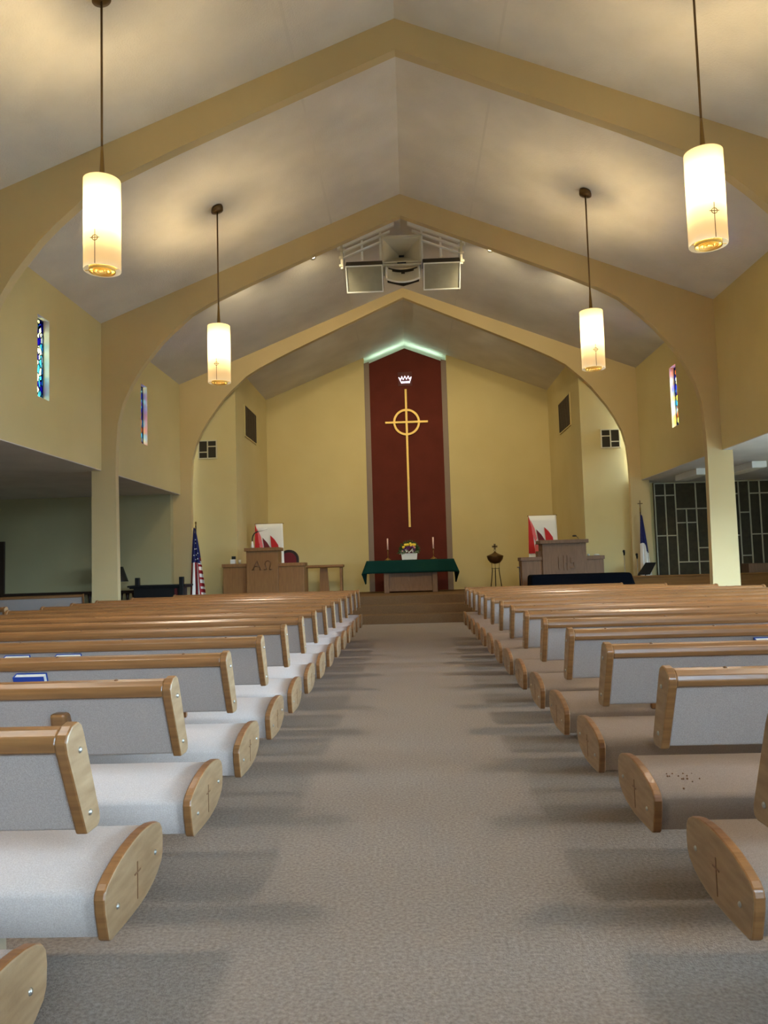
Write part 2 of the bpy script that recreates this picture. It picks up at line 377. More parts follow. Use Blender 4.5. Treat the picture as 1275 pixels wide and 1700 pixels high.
# ------------------------------------------------------------------ pews
def arc_inset(poly, dd):
    cx = sum(p[0] for p in poly) / len(poly); cy = sum(p[1] for p in poly) / len(poly); out = []
    n = len(poly)
    for i, p in enumerate(poly):
        a, c = Vector(poly[i - 1]), Vector(poly[(i + 1) % n]); t = (c - a).normalized(); nn = Vector((-t.y, t.x))
        if nn.dot(Vector((cx - p[0], cy - p[1]))) < 0: nn = -nn
        out.append((p[0] + nn.x * dd, p[1] + nn.y * dd))
    return out
CAP = [(.047, .277), (.06, .268), (.13, .266), (.21, .264), (.30, .266), (.36, .272), (.42, .284), (.47, .302), (.509, .325), (.524, .35), (.527, .40), (.52, .435), (.50, .458), (.47, .472), (.42, .483), (.36, .489), (.30, .49), (.23, .484), (.15, .472), (.08, .452), (.04, .436), (.02, .42), (.014, .40), (.02, .36)]
POST = [(-.100, .621), (-.035, .620), (-.018, .628), (-.013, .640), (-.017, .661), (-.082, .812), (-.117, .893), (-.134, .922), (-.158, .934), (-.194, .928), (-.219, .910), (-.229, .892), (-.221, .862)]
EW = .034
def two(b):
    for f in b.bm.faces:
        if len(f.verts) == 4: f.material_index = 1
def cross_mb(x, s):
    b = MB(); f = x - s * .0005
    a, e = sorted((f, f - s * .0022))
    b.box(a, e, .270, .278, .298, .412); b.box(a, e, .248, .302, .376, .383)
    return b
def make_pew(s, width, label, group, n_rest=0):
    """origin on the floor at the aisle end; runs to s*width, faces +y"""
    t = thing('pew', label, 'pew', group=group)
    for k, xe in enumerate((0, width)):
        sg = 1 if k == 0 else -1                    # inward direction
        xa, xb = sorted((s * xe, s * (xe + sg * EW)))
        fo = s * xe; dr = -s * sg                   # outer face and outward direction
        b = MB(); b.prism(CAP, 'x', xa, xb); two(b); cp = b.build('seat_end', ['oak_side', 'oak'], t, bevel=.006)
        b = MB(); b.prism(POST, 'x', xa, xb); two(b); ps = b.build('back_end', ['oak_side', 'oak'], t, bevel=.006)
        q0, q1 = sorted((fo - dr * .004, fo + dr * .0015))
        if k == 0:
            b = MB(); b.box(q0, q1, .2705, .2765, .298, .412); b.box(q0, q1, .249, .302, .377, .382); b.build('cross', 'oak_dark', cp)
            for (yy, zz), par in (((.108, .345), cp), ((.44, .38), cp), ((-.150, .857), ps), ((-.086, .676), ps)):
                b = MB(); b.ball((fo, yy, zz), .006, .009, .009, 10); b.build('screw', 'steel', par)
    xa, xb = sorted((s * EW, s * (width - EW)))
    # cushion
    b = MB(); prof = arc_inset(CAP, .012); b.prism(prof, 'x', xa, xb)
    for f in b.bm.faces:
        f.smooth = len(f.verts) == 4
    cu = b.build('seat_cushion', 'fabric', t)
    # upholstered back: a slab leaning back
    b = MB(); b.prism([(-.088, .628), (-.040, .628), (-.135, .868), (-.200, .868)], 'x', xa, xb); b.build('back_panel', 'fabric', t, bevel=.008)
    b = MB(); b.prism([(-.217, .864), (-.134, .864), (-.128, .885), (-.136, .908), (-.150, .920), (-.172, .925), (-.198, .920), (-.216, .905), (-.222, .885)], 'x', xa, xb)
    rl = b.build('top_rail', 'oak', t, bevel=.004)
    x = .22
    while x < width - .2:
        b = MB(); b.ball((s * x, -.180, .923), .009, .009, .005, 8); b.build('peg', 'oak_dark', rl); x += .62
    for x in (.55, width / 2, width - .55):
        b = MB(); b.box(s * x - .045, s * x + .045, .10, .44, 0, .285); b.build('pedestal', 'pedestal_tan', t, bevel=.008)
        b = MB(); b.box(s * x - .025, s * x + .025, .03, .06, .42, .48); b.prism([(.03, .48), (.06, .48), (-.04, .645), (-.07, .645)], 'x', s * x - .025, s * x + .025); b.build('back_bracket', 'oak', t, bevel=.004)
    if width > 2.2:
        a, e = sorted((s * .80, s * 1.5))
        b = MB(); b.prism([(-.098, .66), (-.135, .74), (-.21, .71), (-.175, .63)], 'x', a, a + .012); b.prism([(-.098, .66), (-.135, .74), (-.21, .71), (-.175, .63)], 'x', e - .012, e)
        b.prism([(-.175, .63), (-.098, .652), (-.098, .662), (-.175, .64)], 'x', a + .012, e - .012); b.prism([(-.175, .63), (-.185, .63), (-.22, .71), (-.21, .71)], 'x', a, e)
        b.build('book_rack', 'oak', t, bevel=.002)
        b = MB(); b.prism([(-.115, .725), (-.150, .81), (-.215, .81), (-.195, .725)], 'x', s * .43 - .03, s * .43 + .03); b.build('cup_holder', 'oak', t, bevel=.012)
    return t
ORD = ['front', 'second', 'third', 'fourth', 'fifth', 'sixth', 'seventh', 'eighth', 'ninth', 'tenth', 'eleventh', 'twelfth', 'thirteenth', 'fourteenth', 'fifteenth']
S = .853; AX = .893
def pews(s, first, count, off, widths):
    cache = {}
    side = 'left' if s < 0 else 'right'
    for i in range(count):
        k = count - 1 - i
        where = 'front row' if k == 0 else '%s row from the front' % ORD[k]
        if i == 0: where = 'rearmost row, nearest the camera'
        lab = 'oak pew with grey upholstery left of the aisle, %s' % where if s < 0 else 'oak pew with grey upholstery right of the aisle, %s' % where
        wd = widths.get(k, 4.72 - AX)
        if wd in cache:
            p = copy_tree(cache[wd]); p['label'] = lab
        else:
            p = cache[wd] = make_pew(s, wd, lab, 'pews on the %s of the aisle' % side)
        p.location = (s * AX, 2.2 + (first + i) * S + off, 0)
pews(-1, -1, 15, .0, {0: 4.08 - AX, 1: 4.5 - AX})
pews(1, 0, 14, -.045, {0: 3.53 - AX, 1: 3.98 - AX, 2: 4.43 - AX})
p = make_pew(-1, 3.4, 'oak side pew in the left aisle standing left of the nave pews', 'side aisle pews'); p.location = (-5.32, 10.15, 0)
p = make_pew(-1, 2.0, 'angled side pew with pale back in the dark left aisle', 'side aisle pews'); p.location = (-6.75, 15.75, 0); p.rotation_euler.z = math.radians(18)

# dark specks on the cushion of the second visible pew on the right
st = [o for o in C.objects if o.name.startswith('pew') and o.get('label', '').startswith('oak pew with grey upholstery right of the aisle, thirteenth')][0]
cu = [c for c in st.children if c.name.startswith('seat_cushion')][0]
b = MB()
for i in range(16):
    y = random.choice((.16, .14, .12, .10, .06)); z = {.16: .4625, .14: .459, .12: .453, .10: .4475, .06: .433}[y]
    b.ball((.09 + random.random() * .13, y, z), random.uniform(.002, .005), seg=6)
b.build('specks', 'oak_dark', cu)
# blue hymnals in the racks
def hymnal(x, row, off, tilt, label):
    t = thing('hymnal', label, 'book', (x, 2.2 + row * S + off, 0), 0, 'blue hymnals in the pew racks')
    b = MB(); P = Matrix.Rotation(math.radians(tilt), 3, 'X')
    def bx(x0, x1, y0, y1, z0, z1, mm, nm, bev=0):
        b = MB(); b.box(x0, x1, y0, y1, z0, z1)
        for v in b.bm.verts: v.co = P @ v.co + Vector((0, -.145, .66))
        b.build(nm, mm, t, bevel=bev)
    bx(-.075, .075, -.02, -.016, 0, .20, 'blue_book', 'cover'); bx(-.075, .075, .016, .02, 0, .20, 'blue_book', 'cover')
    bx(-.075, -.071, -.016, .016, 0, .20, 'blue_book', 'spine'); bx(-.071, .070, -.016, .016, .003, .196, 'paper', 'pages')
hymnal(-1.85, 2, 0, 22, 'thick blue hymnal in the rack at the left edge, third visible pew')
hymnal(-2.05, 3, 0, 22, 'blue hymnal behind the left pew, right one of the two in that rack')
hymnal(-2.36, 3, 0, 22, 'blue hymnal behind the left pew, left one of the two in that rack')
hymnal(2.02, 3, -.045, 22, 'blue hymnal in the rack on the right side of the aisle')

# ------------------------------------------------------------------ pendant lamps
def pendant(x, y, label):
    t = thing('pendant_lamp', label, 'lamp', (x, y, 0), 0, 'white cylinder pendant lamps')
    zc = cz(x); zt, zb, R = 4.86, 4.03, .16; sl = (1 if x < 0 else -1) * (ZR - ZE) / XW
    b = MB(); b.lathe([(.0, .03), (.075, .03), (.085, .0), (.085, -.04), (.03, -.055), (0, -.055)], (0, 0, zc - .03), 24)
    for v in b.bm.verts: v.co.z += (v.co.x) * sl * (1 if v.co.z > zc - .05 else .7)
    b.build('canopy', 'bronze', t)
    b = MB(); b.tube([(0, 0, zc - .08), (0, 0, 5.15)], .011, 8); b.build('rod', 'bronze', t)
    b = MB(); b.lathe([(.012, .36), (.014, .3), (.026, .07), (.034, .04), (.034, .0), (0, 0)], (0, 0, zt - .04), 16)
    for k in range(3):
        a = k * 2 * PI / 3; b.tube([(.02 * math.cos(a), .02 * math.sin(a), zt - .01), (R * math.cos(a), R * math.sin(a), zt - .03)], .004, 6)
    b.build('holder', 'brass', t)
    b = MB(); b.lathe([(R, zb), (R, zt)], (0, 0, 0), 40, cap=False); sh = b.build('lamp_shade', 'opal', t, solid=.004)
    b = MB(); yf = -R - .006
    b.tube([(0, yf, zb + .005), (0, yf, zb + .31)], .0035, 6); b.tube([(-.04, yf - .001, zb + .235), (.04, yf - .001, zb + .235)], .0035, 6)
    b.ring((0, yf - .001, zb + .235), .027, .021, 'y', .003, 24); b.build('cross_ornament', 'bronze', sh)
    b = MB()
    for rr in (.115, .08, .045):
        L = [(rr, zb - .012), (rr, zb + .03), (rr - .006, zb + .03), (rr - .006, zb - .012), (rr, zb - .012)]; b.lathe(L, (0, 0, 0), 32, cap=False)
    for k in range(2):
        a = k * PI / 2; c_, s_ = math.cos(a), math.sin(a); b.tube([(-.155 * c_, -.155 * s_, zb + .01), (.155 * c_, .155 * s_, zb + .01)], .004, 6)
    b.build('louver', 'gold', t)
    b = MB(); b.lathe([(0, 4.76), (.03, 4.74), (.045, 4.66), (.045, 4.46), (.03, 4.40), (0, 4.38)], (0, 0, 0), 16); b.build('bulb', 'bulb', t)
    l = bpy.data.lights.new('down_light', 'SPOT'); l.energy = DOWN_W; l.color = (1, .93, .82); l.spot_size = math.radians(150); l.spot_blend = 1; l.shadow_soft_size = .2
    lo = bpy.data.objects.new('down_light', l); C.objects.link(lo); lo.parent = t; lo.location = (0, 0, zb - .03)
    return t
for s in (-1, 1):
    for y in (2.4, 6.63, 10.86):
        pendant(s * 2.68, y, 'lit white cylinder pendant lamp with small cross, %s, %s of the aisle' % ('above the rear pews' if y < 3 else 'nearer the camera' if y < 8 else 'farther from the camera', 'left' if s < 0 else 'right'))

# ------------------------------------------------------------------ chancel spots
for s in (-1, 1):
    for xx, yy, zz, wh in ((1.56, 13.08, 6.80, 'second arch, beside the loudspeakers'), (2.9, 13.08, 6.30, 'second arch, farther from the loudspeakers'), (1.7, 17.6, 6.85, 'third arch, hidden by it')):
        t = thing('spot_light', 'small lit spotlight on the %s behind the %s' % ('left' if s < 0 else 'right', wh), 'light', (s * xx, yy, zz), 0, 'chancel spotlights')
        b = MB(); b.tube([(0, -.05, .03), (0, .09, -.03)], .05, 14); b.build('housing', 'speaker_cream', t)
        b = MB(); b.ball((0, .0, -.035), .05, .05, .03, 12); b.build('lens', 'spot_lens', t)
        b = MB(); b.tube([(0, 0, .03), (0, 0, cz(xx) - zz + .01)], .01, 8); b.build('stem', 'speaker_cream', t)
        l = bpy.data.lights.new('spot_beam', 'SPOT'); l.energy = SPOT_W; l.color = (1, .85, .54); l.spot_size = math.radians(130); l.spot_blend = 1; l.shadow_soft_size = .05
        lo = bpy.data.objects.new('spot_beam', l); C.objects.link(lo); lo.parent = t; lo.location = (0, .13, -.07)
        lo.rotation_euler = Vector((-s * 1.0, 8.4, -4.6 if yy < 15 else -9.0)).to_track_quat('-Z', 'Y').to_euler()

# ------------------------------------------------------------------ loudspeakers under the ridge
t = thing('loudspeaker_array', 'cream horn loudspeakers and frame hung under the ceiling ridge', 'loudspeaker', (0, 13.6, 0))
def frustum_horn(x0, x1, z0, z1, tx0, tx1, tz0, tz1, depth, wall):
    b = MB(); o = [(x0, 0, z0), (x1, 0, z0), (x1, 0, z1), (x0, 0, z1)]
    i = [(x0 + wall, 0, z0 + wall), (x1 - wall, 0, z0 + wall), (x1 - wall, 0, z1 - wall), (x0 + wall, 0, z1 - wall)]
    th = [(tx0, depth, tz0), (tx1, depth, tz0), (tx1, depth, tz1), (tx0, depth, tz1)]
    bk = [(x0 + .12, depth + .03, z0 + .1), (x1 - .12, depth + .03, z0 + .1), (x1 - .12, depth + .03, z1 - .1), (x0 + .12, depth + .03, z1 - .1)]
    V = [[b.bm.verts.new(p) for p in L] for L in (o, i, th, bk)]
    for k in range(4):
        j = (k + 1) % 4
        b.bm.faces.new((V[0][k], V[0][j], V[1][j], V[1][k])); b.bm.faces.new((V[1][k], V[1][j], V[2][j], V[2][k])); b.bm.faces.new((V[0][k], V[3][k], V[3][j], V[0][j]))
    b.bm.faces.new(V[3]); f = b.bm.faces.new(V[2]); f.material_index = 1
    return b
hn = frustum_horn(-.35, .36, 6.80, 7.27, -.05, .05, 7.10, 7.14, .5, .025).build('horn', ['speaker_cream', 'black'], t)
b = MB(); b.box(-.36, .37, -.02, .03, 7.27, 7.30); b.build('top_bar', 'speaker_cream', t)
b = MB(); b.box(-.33, .35, -.01, .05, 6.745, 6.775); b.build('lower_bar', 'speaker_cream', t)
b = MB(); b.box(-.08, .08, -.02, .06, 6.775, 6.80); b.build('horn_clamp', 'black', t)
def low(u_, z, y): a = (u_ - .5) * 2; return (.02 + .30 * a, y, z)
def throat(u_, v_):                               # concave mouth of the lower horn
    bow = 1 - (2 * u_ - 1) ** 2
    return low(u_, 6.725 + (6.50 - .085 * bow - 6.725) * v_, .16 * bow * (1 - v_) ** 1.2 - .05 * bow * v_)
b = MB(); b.grid(throat, 18, 8, lambda u_, v_: 1 if v_ < .30 * (1 - (2 * u_ - 1) ** 2) + .02 else 0); lh = b.build('curved_horn', ['speaker_cream', 'speaker_dark'], t, solid=.012)
b = MB(); b.tube([low(i / 18, 6.50 - .085 * (1 - (i / 9 - 1) ** 2), -.05 * (1 - (i / 9 - 1) ** 2) - .01) for i in range(19)], .018, 8)
b.tube([low(0, 6.73, -.01), low(0, 6.50, -.01)], .016, 8); b.tube([low(1, 6.73, -.01), low(1, 6.50, -.01)], .016, 8); b.build('rim', 'white', lh)
b = MB(); b.prism([(-.27, 6.73), (.31, 6.73), (.31, 6.52), (.02, 6.44), (-.27, 6.52)], 'y', .19, .23); b.build('horn_back', 'speaker_dark', lh)
for s in (-1, 1):
    xc = .70 * s + .02
    b = MB(); b.box(xc - .335, xc + .335, 0, .28, 6.31, 6.80); bx = b.build('speaker_box', 'speaker_dark', t, bevel=.006)
    b = MB(); b.box(xc - .315, xc + .315, -.012, 0, 6.33, 6.78); b.build('grille', 'speaker_grille', bx)
    b = MB()
    for q in ((xc - .335, xc - .315, 6.31, 6.80), (xc + .315, xc + .335, 6.31, 6.80), (xc - .315, xc + .315, 6.31, 6.33), (xc - .315, xc + .315, 6.78, 6.80)): b.box(q[0], q[1], -.02, 0, q[2], q[3])
    b.build('grille_frame', 'white', bx)
    piv = Vector((xc, .05, 6.55)); RR = Matrix.Translation(piv) @ Matrix.Rotation(math.radians(36), 4, 'X') @ Matrix.Translation(-piv)
    for ob in [bx] + list(bx.children): ob.data.transform(RR)
    k = (ZR - ZE) / XW
    b = MB()
    for z_off, th, xa, xb in ((.06, .07, .12, 1.17), (.19, .035, .2, 1.08), (.31, .03, .38, 1.08)):
        b.prism([(s * xa, cz(xa) - z_off), (s * xb, cz(xb) - z_off), (s * xb, cz(xb) - z_off - th), (s * xa, cz(xa) - z_off - th)], 'y', .06, .12)
    for x, dn in ((.38, .85), (.72, .5), (1.06, .5)): b.box(s * x - .02, s * x + .02, .12, .16, cz(x) - dn, cz(x) - .03)
    b.build('mounting_frame', 'white', t)
    b = MB(); b.box(s * 1.09 - .02, s * 1.09 + .02, .05, .12, 6.75, 7.22)
    for z in (6.8, 6.95, 7.1): b.box(s * 1.10 - .035, s * 1.10 + .035, .02, .06, z - .02, z + .02)
    b.build('side_bracket', 'speaker_cream', t)
    b = MB(); b.tube([(s * .33 + .01, .1, 6.77), (s * .33 + .01, .1, 6.60)], .012); b.build('hanger', 'speaker_cream', t)

# ------------------------------------------------------------------ vents
for s in (-1, 1):
    nm = 'left' if s < 0 else 'right'
    t = thing('wall_vent', 'square dark grille with pale cross bars on the %s chancel front wall' % nm, 'vent', (s * 4.64, 17.6, 4.14 if s < 0 else 4.08), 0)
    b = MB(); b.box(-.2, .2, -.012, 0, -.2, .2); b.build('mesh_backing', 'grille_dark', t)
    b = MB(); f = .026; m_ = 1 if s < 0 else -1
    for q in ((-.22, .22, -.22, -.22 + f), (-.22, .22, .22 - f, .22), (-.22, -.22 + f, -.194, .194), (.22 - f, .22, -.194, .194), (-.013, .013, -.194, .194)): b.box(q[0], q[1], -.03, 0, q[2], q[3])
    for x0, x1, z in ((-.194, -.013, -.06 * m_), (.013, .194, .07 * m_)): b.box(x0, x1, -.028, 0, z - .012, z + .012)
    b.build('frame', 'vent_frame', t)
    t = thing('return_grille', 'dark slatted grille high on the %s side wall of the chancel' % nm, 'vent', (s * 3.98, 19.25, 5.0), 0)
    b = MB(); x0, x1 = sorted((0, -s * .015)); b.box(x0, x1, -.66, .66, -.375, .375); b.build('backing', 'grille_dark', t)
    b = MB(); x0, x1 = sorted((-s * .014, -s * .03))
    for i in range(12): b.box(x0, x1, -.63 + i * .115 - .02, -.63 + i * .115 + .02, -.36, .36)
    b.build('slats', 'dark_wood', t)
    b = MB(); x0, x1 = sorted((0, -s * .022))
    for q in ((-.69, .69, -.405, -.375), (-.69, .69, .375, .405), (-.69, -.66, -.375, .375), (.66, .69, -.375, .375)): b.box(x0, x1, q[0], q[1], q[2], q[3])
    b.build('frame', 'wall_yellow', t)

# ------------------------------------------------------------------ cross and crown on the maroon panel
t = thing('wall_cross', 'tall gold ringed cross on the maroon panel', 'cross', (0, 21.54, .023))
t.scale = (.9825, 1, .9825)
b = MB(); b.box(-.031, .031, -.05, -.01, 2.41, 6.39); b.build('upright', 'gold', t, bevel=.004)
b = MB(); b.box(-.615, .615, -.052, -.012, 5.40, 5.46); b.build('crossbar', 'gold', t, bevel=.004)
b = MB(); b.ring((0, -.048, 5.43), .385, .325, 'y', .036, 64); b.build('ring', 'gold', t)
b = MB()
for z in (2.8, 4.2, 6.1): b.tube([(0, -.012, z), (0, 0, z)], .012, 8)
b.build('mount', 'brass', t)
t = thing('crown_emblem', 'white outlined crown on a dark square plate above the gold cross', 'emblem', (-.01, 21.54, 6.60))
b = MB(); b.box(-.2, .2, -.02, 0, -.2, .2); b.build('plate', 'maroon_plate', t, bevel=.004)
def cr(u_, v_): return ((u_ - 461) / 5 * .0172, -.03, (346 - v_) / 5 * .0172)
b = MB()
def stroke(pts, rr=.0065): b.tube([cr(*p) for p in pts], rr, 6)
stroke([(434, 382), (411, 333)], .009); stroke([(496, 382), (513, 331)], .009)
stroke([(411, 333), (428, 350)]); stroke([(428, 350), (436, 324)]); stroke([(436, 324), (447, 354)]); stroke([(447, 354), (461, 322)]); stroke([(461, 322), (474, 352)]); stroke([(474, 352), (489, 322)]); stroke([(489, 322), (497, 350)]); stroke([(497, 350), (513, 331)])
for u_ in (440, 448, 457, 466, 475, 484, 491): stroke([(u_, 366), (u_, 382)], .006)
b.build('crown', 'crown_glow', t)

# ------------------------------------------------------------------ altar group
AY = 20.0; PZ = .62
t = thing('altar', 'wooden altar table standing on the chancel in front of the maroon panel', 'altar', (-.02, AY, PZ))
b = MB(); b.box(-1.12, 1.12, 0, .72, .78, .835); b.build('table_top', 'grey_oak', t, bevel=.006)
b = MB(); b.box(-.56, .57, .10, .14, .10, .78); b.build('front_panel', 'grey_oak', t)
for x in (-.63, .63):
    for y in (.04, .58):
        b = MB(); b.box(x - .065, x + .065, y, y + .1, 0, .78); b.build('leg', 'grey_oak', t, bevel=.005)
b = MB(); b.box(-.56, .57, .08, .12, .04, .10); b.build('lower_rail', 'grey_oak', t)
# cloth
b = MB(); A0, A1, zt = -1.13, 1.13, .842
b.face([(A0, -.006, zt), (A1, -.006, zt), (A1, .726, zt), (A0, .726, zt)])
def front(u_, v_):
    x = A0 + (A1 - A0) * u_; e = abs(u_ - .5) * 2; fl = max(0, e - .86) / .14
    return (x + (1 if u_ > .5 else -1) * .13 * fl * v_, -.006 - .02 * v_ - .012 * v_ * math.sin(u_ * 26) - .09 * fl * v_, zt - .33 * v_ - .01 * fl * v_)
b.grid(front, 44, 6)
for s in (-1, 1):
    def sidec(u_, v_, s=s):
        xe = (A1 if s > 0 else A0)
        fl = max(0, 1 - u_ * 3.0)
        yy = -.006 + .732 * u_ - .116 * fl * v_ if u_ < .34 else -.006 + .732 * u_
        dz = .33 + .28 * min(1, u_ * 3) - .0
        return (xe + s * (.13 * fl + .075 * (1 - fl)) * v_ * (1 if v_ < .6 else 1 - .4 * (v_ - .6) * (1 - fl)), yy, zt - dz * v_ - (.01 * fl * v_))
    b.grid(sidec, 14, 6)
cloth = b.build('altar_cloth', 'green_cloth', None, (-.02, AY, PZ), solid=.006)
tag(cloth, 'dark green cloth draped over the altar with hanging corners', 'cloth')
TZ = PZ + .85
for x in (-.60, .60):
    t = thing('candlestick', 'slim brass candlestick with pale candle on the altar, %s of the flowers' % ('left' if x < 0 else 'right'), 'candlestick', (x, AY + .3, TZ), 0, 'altar candlesticks')
    b = MB(); b.lathe([(0, 0), (.09, 0), (.085, .012), (.03, .05), (.012, .07), (0, .07)], seg=20); b.build('base', 'brass', t)
    b = MB(); b.tube([(0, 0, .06), (0, 0, .27)], .01, 10); b.lathe([(.008, .255), (.03, .27), (.03, .28), (0, .28)], seg=16); b.build('stem', 'brass', t)
    b = MB(); b.tube([(0, 0, .28), (0, 0, .575)], .02, 12); b.build('candle', 'candle', t)
    b = MB(); b.tube([(0, 0, .575), (0, 0, .59)], .003, 6); b.build('wick', 'black', t)
t = thing('flower_arrangement', 'yellow, purple and white flowers in a white planter on the altar', 'flowers', (-.035, AY + .28, TZ))
b = MB(); P = [(-.20, -.1), (.20, -.1), (.20, .1), (-.20, .1)]
V0 = [b.bm.verts.new((x * .97, y * .95, 0)) for x, y in P]; V1 = [b.bm.verts.new((x * 1.06, y * 1.05, .17)) for x, y in P]
for i in range(4): b.bm.faces.new((V0[i], V0[(i + 1) % 4], V1[(i + 1) % 4], V1[i]))
b.bm.faces.new(V0); b.bm.faces.new(V1); b.build('planter', 'white', t, bevel=.006)
def leaf(b, p, dirv, L, wd):
    p = Vector(p); dv = Vector(dirv).normalized(); sd = dv.cross(Vector((.2, 1, .3))).normalized() * wd
    b.face([p, p + dv * L * .5 + sd, p + dv * L, p + dv * L * .5 - sd])
b = MB()
for i in range(190):
    a = random.uniform(0, PI); ph = random.uniform(-1, 1); rr = random.uniform(.08, .23)
    c0 = (math.cos(a) * rr * 1.02, ph * .1, .17 + math.sin(a) * rr * 1.15)
    leaf(b, c0, (math.cos(a) + random.uniform(-.5, .5), ph * .6 + random.uniform(-.6, .3), math.sin(a) * .8 + random.uniform(-.4, .4)), random.uniform(.06, .13), random.uniform(.012, .022))
for i in range(14):
    a = PI * (i + .5) / 14; leaf(b, (math.cos(a) * .17, .05, .2 + math.sin(a) * .2), (math.cos(a), .2, math.sin(a)), .14, .02)
b.build('foliage', 'leaf', t)
b = MB()
for i in range(70):
    a = random.uniform(.05, PI - .05); rr = random.uniform(.1, .23); leaf(b, (math.cos(a) * rr, -.09 - random.random() * .04, .16 + math.sin(a) * rr * .5), (math.cos(a), -.6, random.uniform(-.6, .8)), .07, .012)
b.build('pale_foliage', 'leaf_pale', t)
for x, z in ((-.15, .31), (-.10, .37), (-.04, .375), (.03, .40), (.045, .36), (.10, .375), (.14, .37)):
    b = MB()
    for k in range(5):
        a = k * 2 * PI / 5; b.ball((x + .018 * math.cos(a), -.13 + .018 * math.sin(a), z + .015), .02, .018, .036, 8)
    b.build('yellow_flower', 'petal_yellow', t)
for x, z in ((-.14, .27), (-.10, .30), (-.05, .32), (0, .33), (.05, .32), (.10, .32), (.13, .26), (-.02, .28), (.12, .22)):
    b = MB()
    for k in range(7): b.ball((x + random.uniform(-.025, .025), -.15 + random.uniform(-.015, .015), z + random.uniform(-.022, .022)), .014, seg=7)
    b.build('purple_flower', 'petal_purple', t)
for x, z in ((-.09, .25), (-.06, .22), (.06, .25), (.03, .22), (.09, .21), (0, .19)):
    b = MB()
    for k in range(6): b.ball((x + random.uniform(-.022, .022), -.17 + random.uniform(-.01, .01), z + random.uniform(-.02, .02)), .011, seg=7)
    b.build('white_flower', 'white', t)
for x, z in ((.11, .34), (.15, .31), (-.18, .22)):
    b = MB(); b.ball((x, -.14, z), .025, .02, .028, 8); b.build('pink_flower', 'petal_pink', t)

# side table left of the altar
t = thing('credence_table', 'small open wooden side table left of the green draped altar', 'table', (-2.33, 20.4, PZ))
b = MB(); b.box(-.53, .53, 0, .45, .70, .78); b.build('table_top', 'furniture_oak', t, bevel=.03, seg=4)
for x in (-.49, .46):
    b = MB(); b.box(x - .03, x + .03, .05, .40, .05, .70); b.build('leg', 'furniture_oak', t, bevel=.005)
b = MB(); b.box(-.52, .52, .03, .42, .0, .07); b.build('base_rail', 'furniture_oak', t, bevel=.02)
b = MB(); b.prism([(-.13, .07), (.13, .07), (.09, .70), (-.11, .70)], 'y', .18, .24); b.build('centre_support', 'furniture_oak', t)

# bronze font on a tripod
t = thing('tripod_font', 'bronze covered bowl with cross finial on dark tripod legs', 'font', (2.21, 20.3, PZ))
b = MB(); b.lathe([(.05, .68), (.13, .71), (.19, .78), (.215, .86), (.215, .88)], seg=28); b.build('bowl', 'bronze', t)
b = MB(); b.lathe([(.225, .875), (.215, .89), (.12, .93), (.05, .965), (.03, .985), (.015, 1.0), (0, 1.0)], seg=28); ld = b.build('lid', 'bronze', t)
b = MB(); b.ring((0, -.01, 1.03), .03, .018, 'y', .02, 20); z0 = 1.13
for q in ((-.025, .025, 1.06, 1.20), (-.07, .07, 1.105, 1.155)): b.box(q[0], q[1], -.01, .01, q[2], q[3])
b.build('cross_finial', 'bronze', ld)
for a in (-100, 20, 140):
    c_, s_ = math.cos(math.radians(a)), math.sin(math.radians(a)); b = MB(); b.tube([(.12 * c_, .12 * s_, .74), (.10 * c_, .10 * s_, .5), (.17 * c_, .17 * s_, 0)], .012, 8); b.build('leg', 'dark_wood', t)
b = MB(); b.ring((0, 0, .55), .11, .095, 'z', .012, 24); b.build('leg_ring', 'dark_wood', t)

# ------------------------------------------------------------------ pulpits
def slabbed(t, x0, x1, y0, y1, h, mm, nm, over=.03, th=.07):
    b = MB(); b.box(x0, x1, y0, y1, 0, h - th); bd = b.build(nm, mm, t, bevel=.006)
    b = MB(); b.box(x0 - over, x1 + over, y0 - over, y1 + over, h - th, h); b.build('top_slab', mm, bd, bevel=.006); return bd
t = thing('pulpit', 'brown oak lectern with carved alpha and omega left of the altar', 'pulpit', (-3.27, 16.9, PZ))
slabbed(t, -.36, .34, 0, .5, 1.185, 'furniture_oak', 'centre_desk', .04, .075)
slabbed(t, -.90, -.36, .08, .5, .845, 'furniture_oak', 'wing', .025, .075); slabbed(t, .34, .90, .08, .5, .835, 'furniture_oak', 'wing', .025, .075)
b = MB()
def bar(pts, rr=.011): b.tube([(p[0], -.004, p[1]) for p in pts], rr, 6)
bar([(-.21, .70), (-.12, .90)]); bar([(-.12, .90), (-.04, .70)]); bar([(-.18, .775), (-.07, .775)]); bar([(-.235, .70), (-.18, .70)]); bar([(-.07, .70), (-.01, .70)])
bar([(.03, .70), (.085, .70), (.075, .76), (.055, .82), (.075, .875), (.12, .895), (.165, .875), (.185, .82), (.165, .76), (.155, .70), (.21, .70)])
b.build('lettering', 'oak_dark', t)
t = thing('pulpit', 'greyish oak pulpit with raised IHS letters right of the altar', 'pulpit', (3.34, 16.9, PZ))
slabbed(t, -.47, .48, 0, .5, 1.165, 'grey_oak', 'centre_desk', .05, .08)
slabbed(t, -.92, -.47, .05, .5, .805, 'grey_oak', 'wing', .02, .08); slabbed(t, .48, .86, .05, .5, .80, 'grey_oak', 'wing', .02, .08)
b = MB(); b.box(-.545, -.47, .1, .45, .80, .93); b.build('side_shelf', 'grey_oak', t)
b = MB()
for q in ((-.13, -.105, .52, .80), (-.02, .005, .50, .82), (.055, .08, .50, .82), (.005, .055, .65, .675)): b.box(q[0], q[1], -.02, 0, q[2], q[3])
for q in ((.13, .22, .755, .78), (.13, .15, .67, .755), (.13, .22, .655, .68), (.20, .22, .56, .655), (.12, .22, .54, .565)): b.box(q[0], q[1], -.02, 0, q[2], q[3])
b.build('lettering', 'grey_oak', t, bevel=.003)
